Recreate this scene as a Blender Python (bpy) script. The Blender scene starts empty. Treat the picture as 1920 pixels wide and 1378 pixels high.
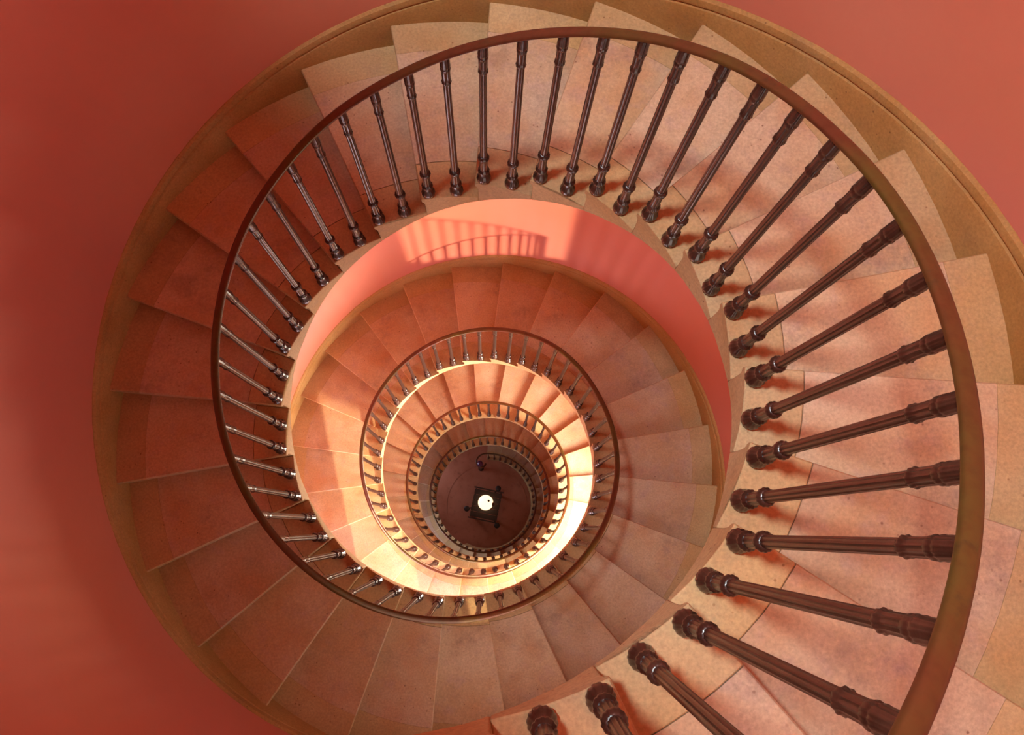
import bpy, bmesh, math, random
from mathutils import Vector, Matrix

random.seed(4)
S = 0.85                      # fit units -> metres
H = 0.17                      # rise of one step (fit units)
T0, DT = -1.3527804762, 0.2596676644
PI = math.pi
sc = bpy.context.scene
C = sc.collection

# ---------------------------------------------------------------- camera
cam = bpy.data.cameras.new('camera')
cam.sensor_width = 36.0
cam.lens = 36.0 * 1432.476 / 1920.0
cam.clip_start = 0.02
cam.clip_end = 200
co = bpy.data.objects.new('camera', cam)
C.objects.link(co)
R = Matrix(((0.9997808941895835, 0.0, -0.020932358048648913),
            (-0.004394421243709223, 0.9777154818344468, -0.20988836471602806),
            (0.020465890535465932, 0.20993436255466988, 0.9775012586914427)))
co.matrix_world = Matrix.Translation(Vector((0.2122275565, -0.6358176605, 1.8712460902)) * S) @ R.to_4x4()
sc.camera = co

# ---------------------------------------------------------------- world, sun, lights, exposure
sc.view_settings.view_transform = 'Standard'
sc.view_settings.look = 'None'
sc.view_settings.gamma = 1.0
sc.view_settings.use_curve_mapping = False
sc.view_settings.exposure = 0.0
w = bpy.data.worlds.new('sky')
sc.world = w
w.use_nodes = True
w.node_tree.nodes['Background'].inputs[0].default_value = (0.75, 0.85, 1.0, 1)
w.node_tree.nodes['Background'].inputs[1].default_value = 1.0
try:
    sc.cycles.max_bounces = 12
    sc.cycles.diffuse_bounces = 8
    sc.cycles.glossy_bounces = 3
    sc.cycles.transparent_max_bounces = 8
    sc.cycles.caustics_reflective = False
    sc.cycles.caustics_refractive = False
    sc.cycles.use_denoising = True
    sc.cycles.sample_clamp_indirect = 6.0
except Exception:
    pass

# windows: azimuth deg, z bottom, z top, half width deg, power, colour
WINDOWS = [
    (-64, -3.40, -1.35, 22, 26, (1.0, 0.78, 0.60)),
    (-12, -8.05, -5.35, 15, 570, (1.0, 0.90, 0.72)),
    (-75, -11.3, -8.9, 13, 90, (1.0, 0.82, 0.68)),
    (150, -16.95, -15.2, 12, 16, (0.85, 0.88, 1.0)),  # added window, no such opening known; put in to brighten the floor
    (-112, -7.1, -4.9, 12, 85, (1.0, 0.88, 0.98)),
    (-125, -14.7, -12.4, 13, 45, (0.72, 0.80, 1.0)),
]
Z_CEIL = 5.0
SKY = (-1.3, 0.30, 0.42)     # round skylight: x, y, radius
R_WALL, R_OUT = 2.150, 2.42


def area(name, loc, direction, sx, sy, power, col, shape='RECTANGLE', spread=PI):
    l = bpy.data.lights.new(name, 'AREA')
    l.shape = shape
    l.size = sx * S
    if shape == 'RECTANGLE':
        l.size_y = sy * S
    l.energy = power
    l.color = col
    l.spread = spread
    o = bpy.data.objects.new(name, l)
    C.objects.link(o)
    o.location = Vector(loc) * S
    o.rotation_euler = Vector(direction).to_track_quat('-Z', 'Y').to_euler()
    return o


for az, z0, z1, hw, pw, col in WINDOWS:
    a = math.radians(az)
    area('window_daylight', ((R_OUT + .05) * math.cos(a), (R_OUT + .05) * math.sin(a), (z0 + z1) / 2),
         (-math.cos(a), -math.sin(a), -0.15), 2 * R_OUT * math.sin(math.radians(hw)), z1 - z0, pw, col)
area('skylight_daylight', (SKY[0], SKY[1], Z_CEIL + 0.12), (0, 0, -1), 2 * SKY[2], 0, 410, (0.86, 0.97, 1.0), 'DISK')
sun = bpy.data.lights.new('sun', 'SUN')
sun.energy = 7.0
sun.angle = math.radians(1.3)
sun.color = (1.0, 0.78, 0.50)
so = bpy.data.objects.new('sun', sun)
C.objects.link(so)
so.location = (1, -6, 4)
_a = math.radians(-78)
so.rotation_euler = Vector((-math.cos(_a), -math.sin(_a), -0.52)).to_track_quat('-Z', 'Y').to_euler()

# ---------------------------------------------------------------- geometry of the stair (fit units)
DB = [[7, 9], [6, 7], [5, 4], [4, 3], [5, 0], [5, -3], [-2, -5], [-6, -3], [-4, 3], [-7, 6], [-10, 6], [-8, 6], [-7, 9], [-9, 12], [-10, 12], [-9, 8], [-7, 3], [-4, 1], [-1, -1], [0, -2], [3, -1], [4, 0], [3, 1], [0, -3], [-2, -9], [-2, -10], [-1, -5], [-2, -4], [-7, -7], [-7, -9], [-6, -10], [-8, -10], [-8, -8], [-5, -7], [-5, -4], [-7, -4], [-11, -5], [-14, -5], [-12, -6], [-11, -6], [-15, -5], [-17, -5], [-15, -6], [-13, -9], [-13, -13], [-15, -14], [-17, -13], [-18, -16], [-19, -19], [-20, -20], [-20, -16], [-18, -14], [-15, -13], [-13, -14], [-10, -15], [-8, -14], [-7, -13], [-7, -13], [-9, -14], [-9, -13], [-8, -9], [-7, -5], [-7, 0], [-10, 5], [-13, 9], [-14, 10], [-13, 7], [-10, 4], [-9, 4], [-9, 8], [-10, 11], [-11, 13], [-13, 13], [-16, 13], [-20, 13], [-22, 12], [-22, 10], [-21, 7], [-19, 5], [-15, 4], [-10, 3], [-5, 2], [-2, 2], [0, 4], [0, 5], [-2, 6], [-3, 6], [-3, 4], [-2, 1], [1, 0], [1, -1], [2, -2], [3, -3], [3, -3], [3, -3], [2, -3], [2, -3], [1, -3], [1, -3], [1, -3], [2, -2], [3, -2], [4, -1], [3, 1], [2, 3], [1, 5], [-1, 7], [-2, 9], [-3, 9], [-4, 10], [-4, 10], [-5, 10], [-5, 10], [-5, 11], [-5, 11], [-6, 11], [-6, 9], [-7, 7], [-8, 5], [-9, 4], [-9, 3], [-9, 2], [-8, 2], [-8, 2], [-7, 1], [-6, 1], [-5, 0], [-3, -1], [-1, -3], [2, -4], [4, -5], [7, -5], [10, -5], [12, -5], [14, -5], [17, -4], [18, -2], [20, -1], [21, 1], [21, 3], [22, 5], [23, 7], [23, 9], [23, 11], [23, 14], [22, 15], [22, 17], [21, 19], [20, 20], [20, 22], [20, 23], [21, 24], [22, 24], [23, 25], [23, 24], [24, 24], [24, 23], [25, 22], [26, 21], [28, 19], [30, 17], [31, 15], [32, 13], [32, 10], [30, 8], [28, 6], [24, 4], [21, 3], [18, 3], [15, 4], [13, 4], [11, 4], [11, 4], [11, 2], [13, 0], [15, -2], [18, -4], [22, -5], [26, -4], [30, -2], [35, 1], [39, 5], [43, 10], [47, 15], [49, 19], [52, 23], [53, 27], [54, 31], [54, 35], [52, 41], [48, 47], [42, 52], [34, 58], [27, 63], [21, 69], [17, 75], [13, 80], [10, 86], [8, 90], [5, 95], [2, 99], [-2, 101], [-7, 102], [-13, 101], [-19, 98], [-25, 93], [-31, 88], [-37, 82], [-42, 77], [-46, 72], [-50, 67], [-53, 62], [-55, 56], [-56, 52], [-57, 48], [-58, 47]]
DTT = [(3, 1, 0), (4, 2, -1), (5, 1, -3), (6, -2, -5), (7, -3, -6), (8, -3, -6), (9, -3, -1), (10, -4, 7), (11, -6, 11), (12, -8, 11), (13, -7, 13), (14, 0, 12), (15, 7, 11), (16, 9, 9), (17, 13, 6), (18, 20, 2), (19, 23, 0), (20, 21, -1), (21, 19, -3), (22, 16, -5), (23, 14, -7), (24, 11, -5), (25, 5, -3), (26, 5, -1), (27, 7, 0), (28, 6, 2), (29, 4, 5), (30, 4, 1), (31, 5, -6), (32, 7, -9), (33, 9, -9), (59, -18, -32), (60, -19, -33), (61, -19, -33), (62, -13, -30), (63, -7, -21), (64, -4, -10), (65, -1, -1), (66, 1, 2), (67, 2, 3), (68, 3, 3), (69, 3, 2), (70, 4, 2), (71, 5, 1)]
TOPX = {r[0]: (r[1] / 1000.0, r[2] / 1000.0) for r in DTT}
R_EDGE, R_BAL, R_TREAD, R_J1, R_J2 = 1.081, 1.1093, 2.118, 1.285, 1.945
NSTEP = 108                    # steps 0..107
K0 = -1                        # first step above the frame


def zf(k):
    return -H * k + 0.8756559525 * (k / 100.0) ** 2 * (1 if k > 0 else 0)


def _lerp(tab, x):
    x = max(0.0, min(len(tab) - 1.001, x))
    i = int(x)
    f = x - i
    return (tab[i][0] * (1 - f) + tab[i + 1][0] * f) / 1000.0, (tab[i][1] * (1 - f) + tab[i + 1][1] * f) / 1000.0


def dbase(k):
    """small irregularity of the well edge at step position k"""
    return _lerp(DB, 2 * k - 0.5)


def drail(k):
    j = 2 * k - 0.5
    ks = sorted(TOPX)
    if j <= ks[0]:
        return TOPX[ks[0]]
    if j < 72:
        prev = ks[0]
        for n in ks:
            if n >= j:
                a, b = TOPX[prev], TOPX[n]
                f = 0 if n == prev else (j - prev) / (n - prev)
                return a[0] * (1 - f) + b[0] * f, a[1] * (1 - f) + b[1] * f
            prev = n
        last = TOPX[ks[-1]]
    else:
        last = TOPX[ks[-1]]
    f = min(1.0, (j - 71) / 20.0)
    d = dbase(k)
    return last[0] * (1 - f) + d[0] * f, last[1] * (1 - f) + d[1] * f


def ang(k):
    return T0 + DT * k


def pt(k, r, z):
    """point of the stair at step position k, radius r; the edge's irregularity fades outwards"""
    a = ang(k)
    d = dbase(k)
    wgt = max(0.0, min(1.0, (R_TREAD - r) / (R_TREAD - R_EDGE)))
    return Vector((r * math.cos(a) + d[0] * wgt, r * math.sin(a) + d[1] * wgt, z))


# ---------------------------------------------------------------- mesh helpers
def link(name, bm, mats, parent=None, loc=None, smooth=False, auto=None):
    """bm is in fit units, world frame; loc (fit units) becomes the object's origin"""
    loc = Vector(loc) if loc is not None else Vector((0, 0, 0))
    bmesh.ops.translate(bm, verts=bm.verts, vec=-loc)
    bmesh.ops.scale(bm, verts=bm.verts, vec=(S, S, S))
    me = bpy.data.meshes.new(name)
    bm.to_mesh(me)
    bm.free()
    for m in (mats if isinstance(mats, (list, tuple)) else [mats]):
        me.materials.append(m)
    if smooth:
        for p in me.polygons:
            p.use_smooth = True
    o = bpy.data.objects.new(name, me)
    C.objects.link(o)
    if parent is not None:
        o.parent = parent
        o.location = loc * S - parent.location
    else:
        o.location = loc * S
    if auto is not None:
        me.set_sharp_from_angle(angle=auto)
    return o


def empty(name, loc):
    o = bpy.data.objects.new(name, None)
    o.empty_display_size = 0.05
    o.location = Vector(loc) * S
    C.objects.link(o)
    return o


def tag(o, label=None, cat=None, group=None, kind=None):
    if label: o['label'] = label
    if cat: o['category'] = cat
    if group: o['group'] = group
    if kind: o['kind'] = kind
    return o


def loft(bm, rings, closed_ring=True, closed_path=False, caps=True, mat=0):
    """rings: list of lists of Vector"""
    vs = [[bm.verts.new(p) for p in r] for r in rings]
    n = len(vs[0])
    m = len(vs)
    for i in range(m if closed_path else m - 1):
        a, b = vs[i], vs[(i + 1) % m]
        for j in range(n if closed_ring else n - 1):
            f = bm.faces.new((a[j], a[(j + 1) % n], b[(j + 1) % n], b[j]))
            f.material_index = mat
    if caps and closed_ring and not closed_path:
        for r, rev in ((vs[0], True), (vs[-1], False)):
            f = bm.faces.new(list(reversed(r)) if rev else r)
            f.material_index = mat
    return vs


def fix(bm):
    bmesh.ops.recalc_face_normals(bm, faces=bm.faces)


def box(bm, c, sx, sy, sz, rot=0.0, mat=0):
    m = Matrix.Translation(Vector(c)) @ Matrix.Rotation(rot, 4, 'Z')
    ret = bmesh.ops.create_cube(bm, size=1.0, matrix=m @ Matrix.Diagonal((sx, sy, sz, 1)))
    for v in ret['verts']:
        for f in v.link_faces:
            f.material_index = mat


def lathe(bm, prof, n=24, c=(0, 0, 0), mod=None, mat=0, caps=True):
    """prof: list of (z, r) ; mod(i_ring, angle) -> radius factor"""
    rings = []
    for i, (z, r) in enumerate(prof):
        ring = []
        for s in range(n):
            a = 2 * PI * s / n
            rr = r * (mod(z, a, s) if mod else 1)
            ring.append(Vector((c[0] + rr * math.cos(a), c[1] + rr * math.sin(a), c[2] + z)))
        rings.append(ring)
    loft(bm, rings, caps=caps, mat=mat)


# ---------------------------------------------------------------- materials
def lin(r, g, b):
    f = lambda c: (c / 255 / 12.92) if c / 255 <= 0.04045 else ((c / 255 + 0.055) / 1.055) ** 2.4
    return (f(r), f(g), f(b), 1)


class NT:
    def __init__(self, name, rough=0.6, spec=0.3, metal=0.0):
        m = bpy.data.materials.new(name)
        m.use_nodes = True
        self.m, self.t = m, m.node_tree
        self.b = self.t.nodes['Principled BSDF']
        self.b.inputs['Roughness'].default_value = rough
        self.b.inputs['Specular IOR Level'].default_value = spec
        self.b.inputs['Metallic'].default_value = metal
        self.co = None

    def n(self, typ, **kw):
        x = self.t.nodes.new(typ)
        for k, v in kw.items():
            setattr(x, k, v)
        return x

    def l(self, a, b):
        self.t.links.new(a, b)

    def pos(self):
        if self.co is None:
            self.co = self.n('ShaderNodeNewGeometry').outputs['Position']
        return self.co

    def noise(self, scale, detail=4.0, rough=0.55, vec=None):
        x = self.n('ShaderNodeTexNoise')
        x.inputs['Scale'].default_value = scale
        x.inputs['Detail'].default_value = detail
        x.inputs['Roughness'].default_value = rough
        self.l(vec or self.pos(), x.inputs['Vector'])
        return x.outputs['Fac']

    def vor(self, scale, vec=None):
        x = self.n('ShaderNodeTexVoronoi')
        x.inputs['Scale'].default_value = scale
        self.l(vec or self.pos(), x.inputs['Vector'])
        return x.outputs['Distance']

    def ramp(self, fac, stops):
        x = self.n('ShaderNodeValToRGB')
        cr = x.color_ramp
        while len(cr.elements) < len(stops):
            cr.elements.new(0.5)
        for e, (p, c) in zip(cr.elements, stops):
            e.position = p
            e.color = c if isinstance(c, tuple) else (c, c, c, 1)
        self.l(fac, x.inputs['Fac'])
        return x.outputs['Color']

    def mix(self, fac, a, b, mode='MIX'):
        x = self.n('ShaderNodeMix', data_type='RGBA', blend_type=mode)
        for s, v in ((x.inputs[0], fac), (x.inputs[6], a), (x.inputs[7], b)):
            if isinstance(v, (int, float)):
                s.default_value = v
            elif isinstance(v, tuple):
                s.default_value = v
            else:
                self.l(v, s)
        return x.outputs[2]

    def base(self, c):
        if isinstance(c, tuple):
            self.b.inputs['Base Color'].default_value = c
        else:
            self.l(c, self.b.inputs['Base Color'])

    def bump(self, h, strength, dist=0.01):
        x = self.n('ShaderNodeBump')
        x.inputs['Strength'].default_value = strength
        x.inputs['Distance'].default_value = dist
        self.l(h, x.inputs['Height'])
        self.l(x.outputs['Normal'], self.b.inputs['Normal'])


def stone(name, c1, c2, dark, grey, rough=0.62, wear=0.5):
    t = NT(name, rough, 0.35)
    rnd = t.n('ShaderNodeObjectInfo').outputs['Random']
    big = t.noise(2.2, 5)
    col = t.mix(t.ramp(big, [(0.35, 0.0), (0.65, 1.0)]), c1, c2)
    mid = t.noise(9, 6, 0.65)
    col = t.mix(t.ramp(mid, [(0.52, 0.0), (0.75, wear)]), col, grey)
    orange = t.noise(4.3, 4, 0.6)
    col = t.mix(t.ramp(orange, [(0.50, 0.0), (0.72, 0.55 * wear)]), col, lin(206, 132, 76))
    patch = t.mix(1.0, t.ramp(t.noise(3.1, 3), [(0.52, 0.0), (0.66, 1.0)]), t.ramp(t.noise(24, 6, .75), [(0.40, 0.0), (0.62, .7 * wear)]), 'MULTIPLY')
    col = t.mix(patch, col, lin(120, 96, 96))
    st = t.noise(3.6, 3, 0.6)
    col = t.mix(t.ramp(st, [(0.60, 0.0), (0.80, 0.45 * wear + .1)]), col, dark)
    fine = t.noise(90, 4, 0.7)
    col = t.mix(0.35, col, t.ramp(fine, [(0.3, 0.12), (0.7, 1.0)]), 'MULTIPLY')
    pits = t.vor(26)
    gate = t.ramp(t.noise(5, 2), [(0.45, 0.0), (0.6, 1.0)])
    pm = t.mix(t.ramp(pits, [(0.06, 0.75), (0.13, 0.0)]), (0, 0, 0, 1), gate)
    col = t.mix(pm, col, dark)
    tint = t.ramp(rnd, [(0.0, (0.86, 0.84, 0.86, 1)), (1.0, (1.0, 1.0, 0.98, 1))])
    col = t.mix(1.0, col, tint, 'MULTIPLY')
    t.base(col)
    t.bump(t.noise(60, 5, 0.7), 0.25, 0.004)
    return t.m


M = {}
M['granite'] = stone('pink_granite', lin(214, 188, 158), lin(202, 164, 122), lin(110, 62, 46), lin(188, 160, 156))
M['limestone'] = stone('yellow_limestone', lin(208, 178, 132), lin(196, 158, 106), lin(120, 76, 42), lin(186, 160, 134), 0.7, 0.3)
M['skirt'] = stone('skirting_stone', lin(198, 158, 98), lin(180, 134, 70), lin(104, 66, 34), lin(168, 134, 100), 0.72, 0.25)


def plaster():
    t = NT('salmon_plaster', 0.85, 0.15)
    col = t.mix(t.ramp(t.noise(0.7, 3), [(0.3, 0.0), (0.7, 1.0)]), lin(208, 134, 110), lin(200, 120, 94))
    col = t.mix(t.ramp(t.noise(30, 4, .7), [(0.3, 0.0), (0.8, 0.12)]), col, lin(186, 104, 92))
    col = t.mix(t.ramp(t.noise(0.5, 2), [(0.42, 0.0), (0.62, 0.35)]), col, lin(196, 122, 126))
    t.base(col)
    t.bump(t.noise(70, 4, 0.6), 0.08, 0.003)
    return t.m


M['plaster'] = plaster()


def iron():
    t = NT('brown_painted_iron', 0.29, 0.55)
    col = t.mix(t.ramp(t.noise(22, 4, .6), [(0.4, 0.0), (0.75, 1.0)]), lin(54, 30, 23), lin(74, 46, 36))
    t.base(col)
    t.bump(t.noise(120, 3), 0.12, 0.002)
    return t.m


M['iron'] = iron()


def brass():
    t = NT('worn_handrail', 0.33, 0.5, 0.35)
    s1 = t.ramp(t.noise(2.3, 3, .5), [(0.42, 0.0), (0.62, 1.0)])
    col = t.mix(s1, lin(98, 54, 34), lin(92, 74, 34))
    col = t.mix(t.ramp(t.noise(9, 5, .7), [(0.60, 0.0), (0.72, 0.8)]), col, lin(50, 52, 36))
    col = t.mix(t.ramp(t.noise(45, 4), [(0.45, 0.0), (0.8, 0.5)]), col, lin(70, 34, 18))
    t.base(col)
    return t.m


M['rail'] = brass()


def simple(name, c, rough=0.5, metal=0.0, sc_=40, amt=0.35, spec=0.4):
    t = NT(name, rough, spec, metal)
    t.base(t.mix(t.ramp(t.noise(sc_, 4), [(0.35, 0.0), (0.7, amt)]), c, (c[0] * .5, c[1] * .5, c[2] * .5, 1)))
    return t.m


M['mortar'] = simple('pale_mortar', lin(226, 200, 160), 0.9)
M['ceiling'] = simple('ceiling_plaster', lin(214, 180, 170), 0.9, amt=.1)
M['dark_wood'] = simple('dark_wood', lin(44, 26, 22), 0.5)
M['dark_iron'] = simple('dark_iron', lin(40, 26, 26), 0.45)
M['white_paint'] = simple('white_paint', lin(225, 218, 205), 0.5, amt=.1)


def emis(name, c, e):
    t = NT(name, 0.4)
    t.base(c)
    t.b.inputs['Emission Color'].default_value = c
    t.b.inputs['Emission Strength'].default_value = e
    return t.m


M['globe'] = emis('lit_opal_glass', lin(255, 215, 165), 2.2)


def glass(name, tint=(1, 1, 1, 1), share=0.06, bump=False):
    m = bpy.data.materials.new(name)
    m.use_nodes = True
    t = m.node_tree
    t.nodes.remove(t.nodes['Principled BSDF'])
    out = t.nodes['Material Output']
    tr = t.nodes.new('ShaderNodeBsdfTransparent')
    tr.inputs[0].default_value = tint
    gl = t.nodes.new('ShaderNodeBsdfGlossy')
    gl.inputs['Roughness'].default_value = 0.05
    mx = t.nodes.new('ShaderNodeMixShader')
    mx.inputs[0].default_value = share
    t.links.new(tr.outputs[0], mx.inputs[1])
    t.links.new(gl.outputs[0], mx.inputs[2])
    t.links.new(mx.outputs[0], out.inputs[0])
    return m


M['pane'] = glass('window_glass')


def crystal():
    t = NT('purple_crystal', 0.05, 0.8)
    t.base(lin(200, 120, 180))
    t.b.inputs['Transmission Weight'].default_value = 0.8
    return t.m


M['crystal'] = crystal()


def floor_mat():
    t = NT('floor_stone', 0.45, 0.4)
    col = t.mix(t.ramp(t.noise(2.0, 5), [(0.35, 0.0), (0.65, 1.0)]), lin(178, 112, 88), lin(158, 92, 66))
    col = t.mix(t.ramp(t.noise(8, 6, .7), [(0.56, 0.0), (0.75, 0.6)]), col, lin(110, 66, 50))
    t.base(col)
    return t.m


M['floor'] = floor_mat()

# ---------------------------------------------------------------- ordinals for labels
_ONES = ['', 'first', 'second', 'third', 'fourth', 'fifth', 'sixth', 'seventh', 'eighth', 'ninth', 'tenth', 'eleventh',
         'twelfth', 'thirteenth', 'fourteenth', 'fifteenth', 'sixteenth', 'seventeenth', 'eighteenth', 'nineteenth']
_TENS = {2: ('twenty', 'twentieth'), 3: ('thirty', 'thirtieth'), 4: ('forty', 'fortieth'), 5: ('fifty', 'fiftieth')}


def nth(n):
    if n < 20:
        return _ONES[n]
    a, b = divmod(n, 10)
    return _TENS[a][1] if b == 0 else _TENS[a][0] + '-' + _ONES[b]


# ---------------------------------------------------------------- wall with windows
def build_wall():
    ths = set(round(i * 3.75, 4) for i in range(96))
    zb, ztop = zf(108), Z_CEIL
    zs = set([zb, ztop] + [ztop - 0.6 * i for i in range(1, int((ztop - zb) / 0.6))])
    for az, z0, z1, hw, *_ in WINDOWS:
        for a in (az - hw, az + hw):
            ths.add(round(a % 360, 4))
        zs.update((z0, z1))
    ths = sorted(ths)
    zs = set(round(z, 3) for z in zs)
    zs = sorted(zs)

    def inwin(am, zm):
        for az, z0, z1, hw, *_ in WINDOWS:
            d = (am - az + 180) % 360 - 180
            if abs(d) < hw and z0 < zm < z1:
                return True
        return False
    bm = bmesh.new()
    V = {}

    def v(a, z, r):
        k = (round(a, 4), round(z, 4), r)
        if k not in V:
            t = math.radians(a)
            V[k] = bm.verts.new((r * math.cos(t), r * math.sin(t), z))
        return V[k]
    n = len(ths)
    for i in range(n):
        a, b = ths[i], ths[(i + 1) % n]
        bb = b if b > a else b + 360
        for j in range(len(zs) - 1):
            z0, z1 = zs[j], zs[j + 1]
            if inwin((a + bb) / 2, (z0 + z1) / 2):
                continue
            for r in (R_WALL, R_OUT):
                bm.faces.new((v(a, z0, r), v(b, z0, r), v(b, z1, r), v(a, z1, r)))
    # reveals and top/bottom rims: bridge every boundary edge pair
    be = [e for e in bm.edges if e.is_boundary]
    inner = [e for e in be if all(abs(Vector((w_.co.x, w_.co.y)).length - R_WALL) < .01 for w_ in e.verts)]
    inv = {vv: k for k, vv in V.items()}
    for e in inner:
        a, b = e.verts
        ka, kb = inv[a], inv[b]
        oa, ob = V.get((ka[0], ka[1], R_OUT)), V.get((kb[0], kb[1], R_OUT))
        if oa and ob:
            bm.faces.new((a, b, ob, oa))
    fix(bm)
    o = link('wall_round', bm, M['plaster'], smooth=True, auto=0.5)
    tag(o, 'salmon pink plastered round stairwell wall', kind='structure')
    tag(o, cat=None)
    return o


build_wall()


def build_windows():
    for i, (az, z0, z1, hw, *_) in enumerate(WINDOWS):
        a = math.radians(az)
        r = 2.32
        hwid = r * math.sin(math.radians(hw))
        cx = r * math.cos(a) * .985
        cy = r * math.sin(a) * .985
        e = empty('window_%d' % (i + 1), (cx, cy, z0))
        tag(e, kind='structure')
        ux, uy = -math.sin(a), math.cos(a)
        bm = bmesh.new()
        zm = (z0 + z1) / 2
        hgt = z1 - z0
        wd = hwid * 2
        for s in (-1, 1):
            box(bm, (cx + ux * s * (hwid - .03), cy + uy * s * (hwid - .03), zm), .05, .06, hgt, a)
            box(bm, (cx, cy, zm + s * (hgt / 2 - .03)), .05, wd - .125, .06, a)
        fr = link('window_frame', bm, M['white_paint'], e, (cx, cy, z0))
        bm = bmesh.new()
        box(bm, (cx, cy, zm), .006, wd - .12, hgt - .12, a)
        link('pane', bm, M['pane'], fr, (cx, cy, z0)).location = (0, 0, 0)


build_windows()


def build_floor_ceiling():
    bm = bmesh.new()
    zb = zf(108)
    n = 96
    # floor: central disc, ring joint, outer ring of slabs
    for (ra, rb, z) in ((0, .985, 0), (1.0, 2.5, 0)):
        c0 = [bm.verts.new((ra * math.cos(2 * PI * i / n), ra * math.sin(2 * PI * i / n), zb + z)) for i in range(n)] if ra else None
        c1 = [bm.verts.new((rb * math.cos(2 * PI * i / n), rb * math.sin(2 * PI * i / n), zb + z)) for i in range(n)]
        if ra:
            for i in range(n):
                bm.faces.new((c0[i], c1[i], c1[(i + 1) % n], c0[(i + 1) % n]))
        else:
            bm.faces.new(c1)
    # recessed joint between them and slab underneath
    bmesh.ops.create_cone(bm, cap_ends=True, segments=96, radius1=2.5, radius2=2.5, depth=.2,
                          matrix=Matrix.Translation((0, 0, zb - .108)))
    fix(bm)
    tag(link('floor', bm, M['floor'], loc=(0, 0, zb)), kind='structure')
    # ceiling with a round glazed opening
    bm = bmesh.new()
    N2 = 64
    cs = [(math.cos(2 * PI * i / N2), math.sin(2 * PI * i / N2)) for i in range(N2)]
    zt = Z_CEIL
    outer = [[Vector((R_OUT * x, R_OUT * y, z)) for x, y in cs] for z in (zt, zt + .22)]
    hole = [[Vector((SKY[0] + SKY[2] * x, SKY[1] + SKY[2] * y, z)) for x, y in cs] for z in (zt, zt + .22)]
    loft(bm, [outer[0], hole[0], hole[1], outer[1]], closed_path=True, caps=False)
    fix(bm)
    tag(link('ceiling', bm, M['ceiling']), kind='structure')
    e = empty('window_%d' % (len(WINDOWS) + 1), (SKY[0], SKY[1], zt))
    tag(e, kind='structure')
    bm = bmesh.new()
    loft(bm, [[Vector((SKY[0] + r * x, SKY[1] + r * y, zt + z)) for x, y in cs]
              for r, z in ((SKY[2], .02), (SKY[2] - .04, .02), (SKY[2] - .04, .09), (SKY[2], .09))], closed_path=True, caps=False)
    fix(bm)
    fr = link('window_frame', bm, M['white_paint'], e, (SKY[0], SKY[1], zt))
    bm = bmesh.new()
    bmesh.ops.create_cone(bm, cap_ends=True, segments=64, radius1=SKY[2] - .04, radius2=SKY[2] - .04, depth=.01,
                          matrix=Matrix.Translation((SKY[0], SKY[1], zt + .055)))
    link('pane', bm, M['pane'], fr, (SKY[0], SKY[1], zt)).location = (0, 0, 0)


build_floor_ceiling()

# ---------------------------------------------------------------- steps
OV = 0.015                     # nosing overhang


def s_joint(r, k):             # start of step k at radius r (in step units): slightly skewed noses
    f = (r - R_EDGE) / (R_TREAD - R_EDGE)
    return k - 0.10 + 0.035 * f


def soffit_z(s):
    return max(zf(s) - 0.07, zf(108) + .001)


def step_zone(k, r0, r1, nr, mat, name, parent, loc, lip=False):
    bm = bmesh.new()
    zt, zn = zf(k), zf(k + 1)
    rings = []
    rs = [r0 + (r1 - r0) * i / nr for i in range(nr + 1)]
    for r in rs:
        o = OV / (r * DT)
        s0 = s_joint(r, k) - o            # plane of the riser above
        s1 = s_joint(r, k + 1)            # nose tip
        pr = []
        nt = 5
        for i in range(nt):
            pr.append((s0 + (s1 - .45 * o - s0) * i / (nt - 1), zt))
        pr += [(s1 - .12 * o, zt - .005), (s1, zt - .014), (s1, zt - .028), (s1 - .15 * o, zt - .038),
               (s1 - .55 * o, zt - .044), (s1 - .85 * o, zt - .055), (s1 - o, zt - .075)]
        pr.append((s1 - o, soffit_z(s1 - o)))
        for i in range(1, 4):
            s = s1 - o + (s0 - s1 + o) * i / 4
            pr.append((s, soffit_z(s)))
        pr.append((s0, min(soffit_z(s0), zt - .02)))
        rings.append([pt(s, r, z) for s, z in pr])
    loft(bm, rings)
    fix(bm)
    ob = link(name, bm, mat, parent, loc, smooth=True, auto=0.6)
    if lip:
        b = ob.modifiers.new('b', 'BEVEL')
        b.width = 0.004
        b.segments = 2
        b.limit_method = 'ANGLE'
        b.angle_limit = 0.9
    return ob


def step_look(k):
    if k < 3: return 'pale grey pink lit'
    if k < 13: return 'pale pink lit'
    if k < 27: return 'shaded red brown'
    if k < 38: return 'orange brown'
    if k < 50: return 'glowing orange pink'
    if k < 62: return 'brightly lit pale'
    if k < 75: return 'orange striped'
    if k < 95: return 'dim red brown'
    return 'dark violet brown'


def ring_place(k, unit):
    """where on the spiral an item sits; k in steps, each sweep begins where the spiral passes the photo's top"""
    per = 24.2
    top = 10.6
    if k < top:
        return None
    sw = int((k - top) // per)
    return sw, (k - top) - sw * per


SWEEP = ['outermost', 'second', 'third', 'fourth', 'innermost']


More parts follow.
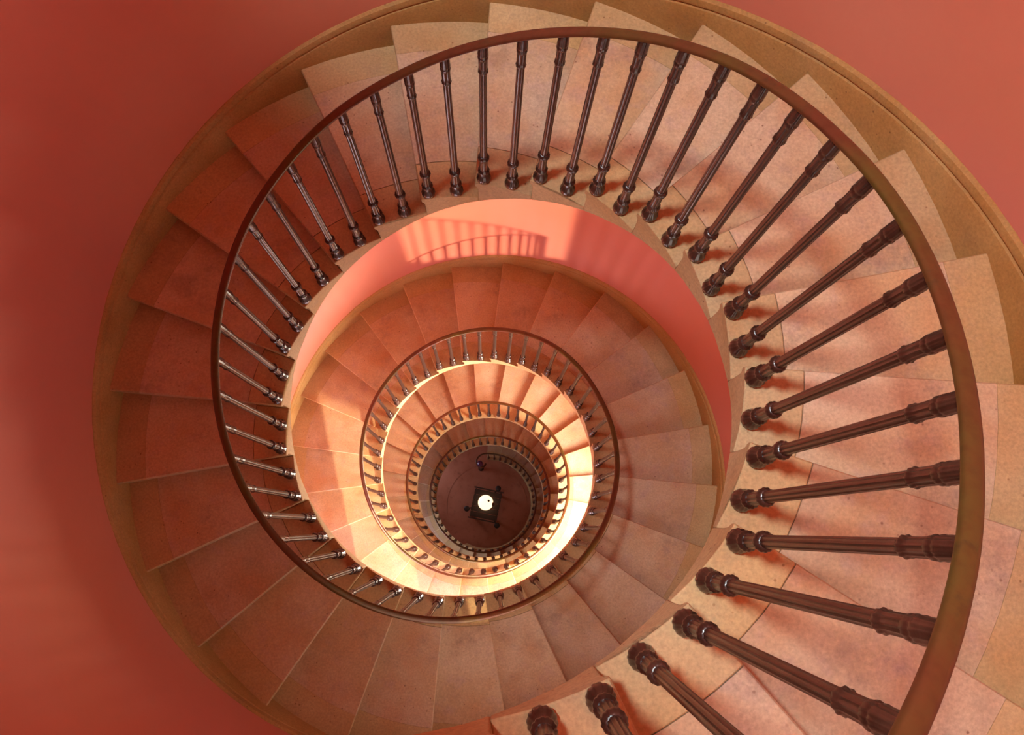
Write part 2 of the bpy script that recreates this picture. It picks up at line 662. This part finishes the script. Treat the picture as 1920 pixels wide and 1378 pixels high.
for k in range(K0, NSTEP):
    loc = pt(k + .4, 1.6, zf(k))
    e = empty('stair_step', loc)
    rp = ring_place(k, 1)
    if k < 0:
        lab = 'stone stair step at the landing, above the lowest one cut by the frame'
    elif rp is None:
        lab = '%s stone step, %s up the outermost flight from the bottom edge' % (step_look(k), nth(k + 1))
    else:
        lab = '%s stone step, %s counterclockwise from the top of the %s ring' % (step_look(k), nth(int(rp[1]) + 1), SWEEP[rp[0]])
    tag(e, lab, 'stair step', 'stone steps of the spiral stair')
    step_zone(k, R_EDGE, R_J1 - .0012, 3, M['limestone'], 'inner_stone', e, loc, lip=k < 30)
    step_zone(k, R_J1, R_J2 - .0012, 5, M['granite'], 'granite_slab', e, loc)
    step_zone(k, R_J2, R_TREAD + .012, 2, M['limestone'], 'outer_stone', e, loc)

# landing that the stair leaves, above the frame
bm = bmesh.new()
zl = zf(K0) + H
sj = K0 - .12
outl = [pt(sj, 1.14, 0), pt(sj, R_WALL - .004, 0)]
y0 = outl[0].y - .02
a_s, a_e = ang(sj) % (2 * PI), PI + math.asin(-y0 / R_WALL)
for i in range(1, 25):
    t = a_s + (a_e - a_s) * i / 24
    outl.append(Vector(((R_WALL - .004) * math.cos(t), (R_WALL - .004) * math.sin(t), 0)))
loft(bm, [[p + Vector((0, 0, zl - .26)) for p in outl], [p + Vector((0, 0, zl)) for p in outl]])
fix(bm)
tag(link('floor_landing', bm, M['limestone'], loc=(-.4, -1.7, zl)), kind='structure')

# added unseen slab that keeps the skylight off the left flights
bm = bmesh.new()
rings = []
for i in range(33):
    t = math.radians(138 + (240 - 138) * i / 32)
    rings.append([Vector((r * math.cos(t), r * math.sin(t), z)) for r, z in
                  ((.60, 2.08), (R_WALL - .004, 2.08), (R_WALL - .004, 2.34), (.60, 2.34))])
loft(bm, rings)
fix(bm)
tag(link('skylight_blocker', bm, M['ceiling'], loc=(-1.6, 0, 2.08)), kind='structure')

# ---------------------------------------------------------------- skirting that climbs the wall
bm = bmesh.new()
rings = []
n = (NSTEP - K0) * 4
for i in range(n + 1):
    s = K0 - .1 + i / 4
    if s > NSTEP - .3: break
    z = zf(s)
    prof = [(R_WALL + .01, -.30), (2.119, -.30), (2.119, .10), (2.122, .21), (2.128, .235), (2.136, .242),
            (2.137, .249), (2.129, .254), (2.128, .267), (2.134, .289), (2.146, .300), (R_WALL + .01, .302)]
    rings.append([pt(s, r, z + dz) for r, dz in prof])
loft(bm, rings)
fix(bm)
tag(link('baseboard_outer', bm, M['skirt'], smooth=True, auto=0.5), kind='structure')

# solid masonry under the last flight
bm = bmesh.new()
zb = zf(108)
s = 93.9
while s < 105.5:
    e_ = min(s + 0.92, 105.9)
    rings = []
    for i in range(5):
        t = s + (e_ - s) * i / 4
        top = soffit_z(t) - .006
        top = max(top, zb + .02)
        rings.append([pt(t, r, z) for r, z in ((1.086, zb), (1.086, top), (1.25, top), (1.25, zb))])
    loft(bm, rings)
    s += 0.97
rings = []
for i in range(41):
    t = 93.92 + (105.85 - 93.92) * i / 40
    top = max(soffit_z(t) - .008, zb + .018)
    rings.append([pt(t, r, z) for r, z in ((1.093, zb), (1.093, top), (1.24, top), (1.24, zb))])
loft(bm, rings, mat=1)
fix(bm)
tag(link('wall_inner', bm, [M['limestone'], M['mortar']], loc=(0, 0, zb)), kind='structure')

# ---------------------------------------------------------------- handrail
R_RAIL = 1.1075
RAILB = 1.2156                 # underside above the pitch line
RW, RT = 0.038, 0.017


def rail_c(k):
    a = ang(k)
    d = drail(k)
    kk = max(k, K0 + .0)
    z = (zf(kk) if k > K0 else zf(K0)) + RAILB
    return Vector((R_RAIL * math.cos(a) + d[0], R_RAIL * math.sin(a) + d[1], z))


def rail_profile():
    out = []
    hw, t = RW / 2, RT
    for x, y in ((-hw * .8, 0), (-hw, .003), (-hw, t * .55), (-hw * .8, t * .86), (-hw * .35, t), (hw * .35, t), (hw * .8, t * .86), (hw, t * .55),
                 (hw, .003), (hw * .8, 0)):
        out.append((x, y))
    return out


path = []
k = K0 - 2.0
for i in range(9):           # level run along the landing edge
    p0 = rail_c(K0 - .1)
    path.append(Vector((p0.x - 1.9 * (1 - i / 9.0), p0.y - .02, p0.z)))
k = K0 - .1
while k < 107.62:
    path.append(rail_c(k))
    k += 0.125
# volute at the foot: the rail curls inwards
end = path[-1].copy()
tan = (path[-1] - path[-2])
tan.z = 0
tan.normalize()
head = math.atan2(tan.y, tan.x)
p_ = end.copy()
step = .03
for i in range(26):
    head += .03 + .012 * i
    p_ = p_ + Vector((math.cos(head) * step, math.sin(head) * step, -.003 if i < 10 else 0))
    path.append(p_.copy())
vol_end = path[-1].copy()
bm = bmesh.new()
rings = []
pr = rail_profile()
for i, p in enumerate(path):
    t = (path[min(i + 1, len(path) - 1)] - path[max(i - 1, 0)]).normalized()
    side = t.cross(Vector((0, 0, 1))).normalized()     # outwards for a counter-clockwise descent
    up = side.cross(t).normalized()
    rings.append([p + side * x + up * y for x, y in pr])
loft(bm, rings)
fix(bm)
rail = link('handrail', bm, M['rail'], loc=rail_c(0), smooth=True, auto=0.9)
tag(rail, 'worn brown brass handrail spiralling down around the open stairwell', 'handrail')

# ---------------------------------------------------------------- balusters
def profile_parts(L, lod):
    """returns {part: (prof, n, mod)} in fit units; L = full length"""
    n = {0: 48, 1: 24, 2: 10}[lod]

    def flute(z, a, s):
        return 1.0 - (.10 if s % 4 in (1, 2, 3) and lod == 0 else 0.0) * (1 if s % 4 == 2 else .6) if lod == 0 else (1 - .10 * (s % 2) if lod == 1 else 1)

    def petal(z, a, s):
        return 1 + .09 * abs(math.cos(7 * a)) - .03 if lod == 0 else (1 + .04 * (s % 2) if lod == 1 else 1)
    bulb = [(0, .024), (.002, .0300), (.012, .0340), (.024, .0345), (.036, .0320), (.048, .0270), (.060, .0225), (.072, .0200), (.082, .0192)]
    ring1 = [(.080, .020), (.086, .0255), (.094, .0285), (.104, .0275), (.110, .0225), (.114, .0205)]
    collar = [(.112, .0208), (.125, .0205), (.16, .0198), (.20, .0200), (.214, .0205)]
    ring2 = [(.210, .0205), (.216, .0250), (.226, .0270), (.236, .0262), (.243, .0215), (.246, .018)]
    zs, ze = .242, L - .172
    shaft = [(zs, .0178), (zs + .02, .0176)] + [(zs + (ze - zs) * t, .0176 - .0022 * t) for t in (.25, .5, .75, .97)] + [(ze, .0155)]
    zc = L - .175
    cap = [(zc, .0155), (zc + .005, .0190), (zc + .010, .0208), (zc + .017, .0208), (zc + .023, .0188), (zc + .028, .0176),
           (zc + .045, .0176), (zc + .075, .0178), (zc + .094, .0184)]
    bead = [(zc + .092, .0186), (zc + .098, .0197), (zc + .105, .0201), (zc + .111, .0192), (zc + .114, .0182), (zc + .118, .0194),
            (zc + .126, .0200), (zc + .134, .0190), (zc + .146, .0190), (L - .012, .0185), (L - .0005, .0175)]
    return n, dict(base_bulb=[(bulb, petal), (ring1, petal)], lower_collar=[(collar, flute), (ring2, petal)],
                   shaft=[(shaft, flute)], top_cap=[(cap, flute), (bead, petal)])


def make_baluster_meshes(L, lod):
    n, parts = profile_parts(L, lod)
    res = {}
    if lod == 2:
        bm = bmesh.new()
        prof = [(0, .026), (.012, .032), (.03, .032), (.06, .023), (.08, .020), (.095, .028), (.112, .021), (.205, .020), (.225, .027),
                (.246, .018), (L - .175, .0155), (L - .16, .0205), (L - .145, .0176), (L - .08, .0184), (L - .06, .021), (L - .0005, .018)]
        lathe(bm, prof, n)
        fix(bm)
        bmesh.ops.scale(bm, verts=bm.verts, vec=(S, S, S))
        me = bpy.data.meshes.new('baluster')
        bm.to_mesh(me)
        bm.free()
        me.materials.append(M['iron'])
        for p in me.polygons: p.use_smooth = True
        return {'': me}
    for nm, lst in parts.items():
        bm = bmesh.new()
        for prof, mod in lst:
            lathe(bm, prof, n, mod=mod)
        fix(bm)
        bmesh.ops.scale(bm, verts=bm.verts, vec=(S, S, S))
        me = bpy.data.meshes.new(nm)
        bm.to_mesh(me)
        bm.free()
        me.materials.append(M['iron'])
        for p in me.polygons: p.use_smooth = True
        me.set_sharp_from_angle(angle=1.0)
        res[nm] = me
    return res


LEN = {0: RAILB - .25 * H, 1: RAILB - .75 * H}
MESH = {(par, lod): make_baluster_meshes(LEN[par], lod) for par in (0, 1) for lod in (0, 1, 2)}
protos = {}


def build_proto(par, lod, e_loc):
    ms = MESH[(par, lod)]
    if lod == 2:
        o = bpy.data.objects.new('baluster', ms[''])
        C.objects.link(o)
        return o
    o = bpy.data.objects.new('baluster', None)
    o.empty_display_size = .05
    C.objects.link(o)
    for nm, me in ms.items():
        c = bpy.data.objects.new(nm, me)
        C.objects.link(c)
        c.parent = o
    return o


def copy_tree(src):
    o = src.copy()
    C.objects.link(o)
    for ch in list(src.children):
        c = ch.copy()
        C.objects.link(c)
        c.parent = o
    return o


def bal_look(j):
    if j < 24: return 'dark brown'
    if j < 48: return 'slender brown'
    if j < 96: return 'small brown'
    return 'tiny dark'


for j in range(-2, 216):
    k2 = j // 2
    par = j % 2
    kc = k2 + (.25 if par == 0 else .75)
    a = ang(kc)
    d = dbase(kc)
    zb_ = zf(k2) if k2 >= K0 else zf(K0)
    b = Vector((R_BAL * math.cos(a) + d[0], R_BAL * math.sin(a) + d[1], zb_ + .0005))
    tp = rail_c(kc) + Vector((0, 0, .003))
    lod = 0 if j < 50 else (1 if j < 112 else 2)
    key = (par, lod)
    if key not in protos:
        protos[key] = build_proto(par, lod, b)
        o = protos[key]
    else:
        o = copy_tree(protos[key])
    v = tp - b
    o.location = b * S
    q_ = v.to_track_quat('Z', 'X')
    o.rotation_euler = q_.to_euler()
    o.scale = (1, 1, v.length / LEN[par])
    rp = ring_place(kc, .5)
    if j < 0:
        lab = 'dark brown iron baluster just beyond the bottom edge, %s outside the frame' % nth(-j)
    elif rp is None:
        lab = '%s fluted iron baluster, %s up the outermost railing from the bottom edge' % (bal_look(j), nth(j + 1))
    else:
        n0 = int((rp[1]) * 2) + 1
        lab = '%s iron baluster, %s counterclockwise from the top of the %s railing ring' % (bal_look(j), nth(n0), SWEEP[rp[0]])
    tag(o, lab, 'baluster', 'iron balusters of the spiral railing')

# newel post in the volute
zb = zf(108)
vc = Vector((sum(p.x for p in path[-16:]) / 16, sum(p.y for p in path[-16:]) / 16, zb))
e = empty('newel_post', vc)
tag(e, 'dark iron newel post inside the curled foot of the handrail', 'newel post')
top_z = vol_end.z - zb
bm = bmesh.new()
lathe(bm, [(0, .07), (.03, .07), (.05, .05), (.10, .038), (.2, .03), (top_z * .5, .026), (top_z - .1, .03), (top_z - .03, .045), (top_z - .01, .03)], 20, c=vc)
fix(bm)
link('post', bm, M['iron'], e, vc, smooth=True)
bm = bmesh.new()
bmesh.ops.create_icosphere(bm, subdivisions=2, radius=.075, matrix=Matrix.Translation(vc + Vector((0, 0, top_z + .055))))
link('glass_finial', bm, M['crystal'], e, vc).data.polygons.foreach_set('use_smooth', [False] * 320)

# ---------------------------------------------------------------- table and globe lamp on the floor
def px_to(px, py, z):
    dd = R @ Vector(((px - 960) / 1432.476, -(py - 689) / 1432.476, -1.0))
    c = Vector((0.2122275565, -0.6358176605, 1.8712460902))
    s = (z - c.z) / dd.z
    return c + dd * s


TH = .62
tc = px_to(911, 946.5, zb + TH)
rot = math.radians(-12)
ux, uy = Vector((math.cos(rot), math.sin(rot), 0)), Vector((-math.sin(rot), math.cos(rot), 0))
e = empty('low_table', (tc.x, tc.y, zb))
tag(e, 'square slatted dark table standing on the stairwell floor under the globe lamp', 'table')
bm = bmesh.new()
nb = 5
for i in range(nb):
    c = tc + uy * ((i - (nb - 1) / 2) * .134)
    box(bm, (c.x, c.y, zb + TH - .02), .66, .122, .03, rot)
link('slatted_top', bm, M['dark_wood'], e, (tc.x, tc.y, zb))
bm = bmesh.new()
for s in (-1, 1):
    c = tc + uy * (s * .365)
    box(bm, (c.x, c.y, zb + TH - .04), .72, .03, .06, rot)
    c = tc + ux * (s * .30)
    box(bm, (c.x, c.y, zb + TH - .065), .03, .69, .055, rot)
link('frame', bm, M['dark_wood'], e, (tc.x, tc.y, zb))
for sx in (-1, 1):
    for sy in (-1, 1):
        c = tc + ux * (sx * .30) + uy * (sy * .30)
        bm = bmesh.new()
        box(bm, (c.x, c.y, zb + (TH - .095) / 2), .045, .045, TH - .095, rot)
        link('leg', bm, M['dark_wood'], e, (tc.x, tc.y, zb))
for dx, dy in ((.21, .44), (-.43, -.18), (.36, -.42)):
    c = tc + ux * dx + uy * dy
    bm = bmesh.new()
    lathe(bm, [(0, .03), (.01, .06), (.03, .068), (.05, .05), (.055, .02)], 16, c=(c.x, c.y, zb + TH - .06))
    d_ = (tc - c)
    d_.z = 0
    d_.normalize()
    c2 = c + d_ * .09
    box(bm, (c2.x, c2.y, zb + TH - .035), .12, .03, .02, math.atan2(d_.y, d_.x))
    fix(bm)
    link('scroll_knob', bm, M['dark_iron'], e, (tc.x, tc.y, zb))

GZ = zb + TH + .21
gc = px_to(910.5, 942.3, GZ)
e = empty('globe_lamp', (gc.x, gc.y, zb + TH - .004))
tag(e, 'glowing round white globe lamp on the dark slatted table', 'lamp')
GR = 14.0 * (1.8712 - GZ) / 1432.476
bm = bmesh.new()
bmesh.ops.create_uvsphere(bm, u_segments=32, v_segments=20, radius=GR, matrix=Matrix.Translation((gc.x, gc.y, GZ)))
link('glass_globe', bm, M['globe'], e, (gc.x, gc.y, zb + TH), smooth=True)
bm = bmesh.new()
lathe(bm, [(0, .10), (.02, .10), (.03, .05), (GZ - zb - TH - GR + .02, .045)], 20, c=(gc.x, gc.y, zb + TH - .004))
fix(bm)
link('lamp_base', bm, M['dark_iron'], e, (gc.x, gc.y, zb + TH), smooth=True)
bm = bmesh.new()
lathe(bm, [(-.03, .01), (-.02, .035), (0, .042), (.02, .035), (.03, .012)], 16, c=(gc.x + GR * .93, gc.y - .04, GZ + .06))
fix(bm)
link('brass_fitting', bm, M['rail'], e, (gc.x, gc.y, zb + TH), smooth=True)
bm = bmesh.new()
lathe(bm, [(-.012, .022), (.004, .030), (.016, .02), (.03, .008)], 14, c=(gc.x + .07, gc.y + .035, GZ + GR - .022))
fix(bm)
link('finial', bm, M['dark_iron'], e, (gc.x, gc.y, zb + TH), smooth=True)
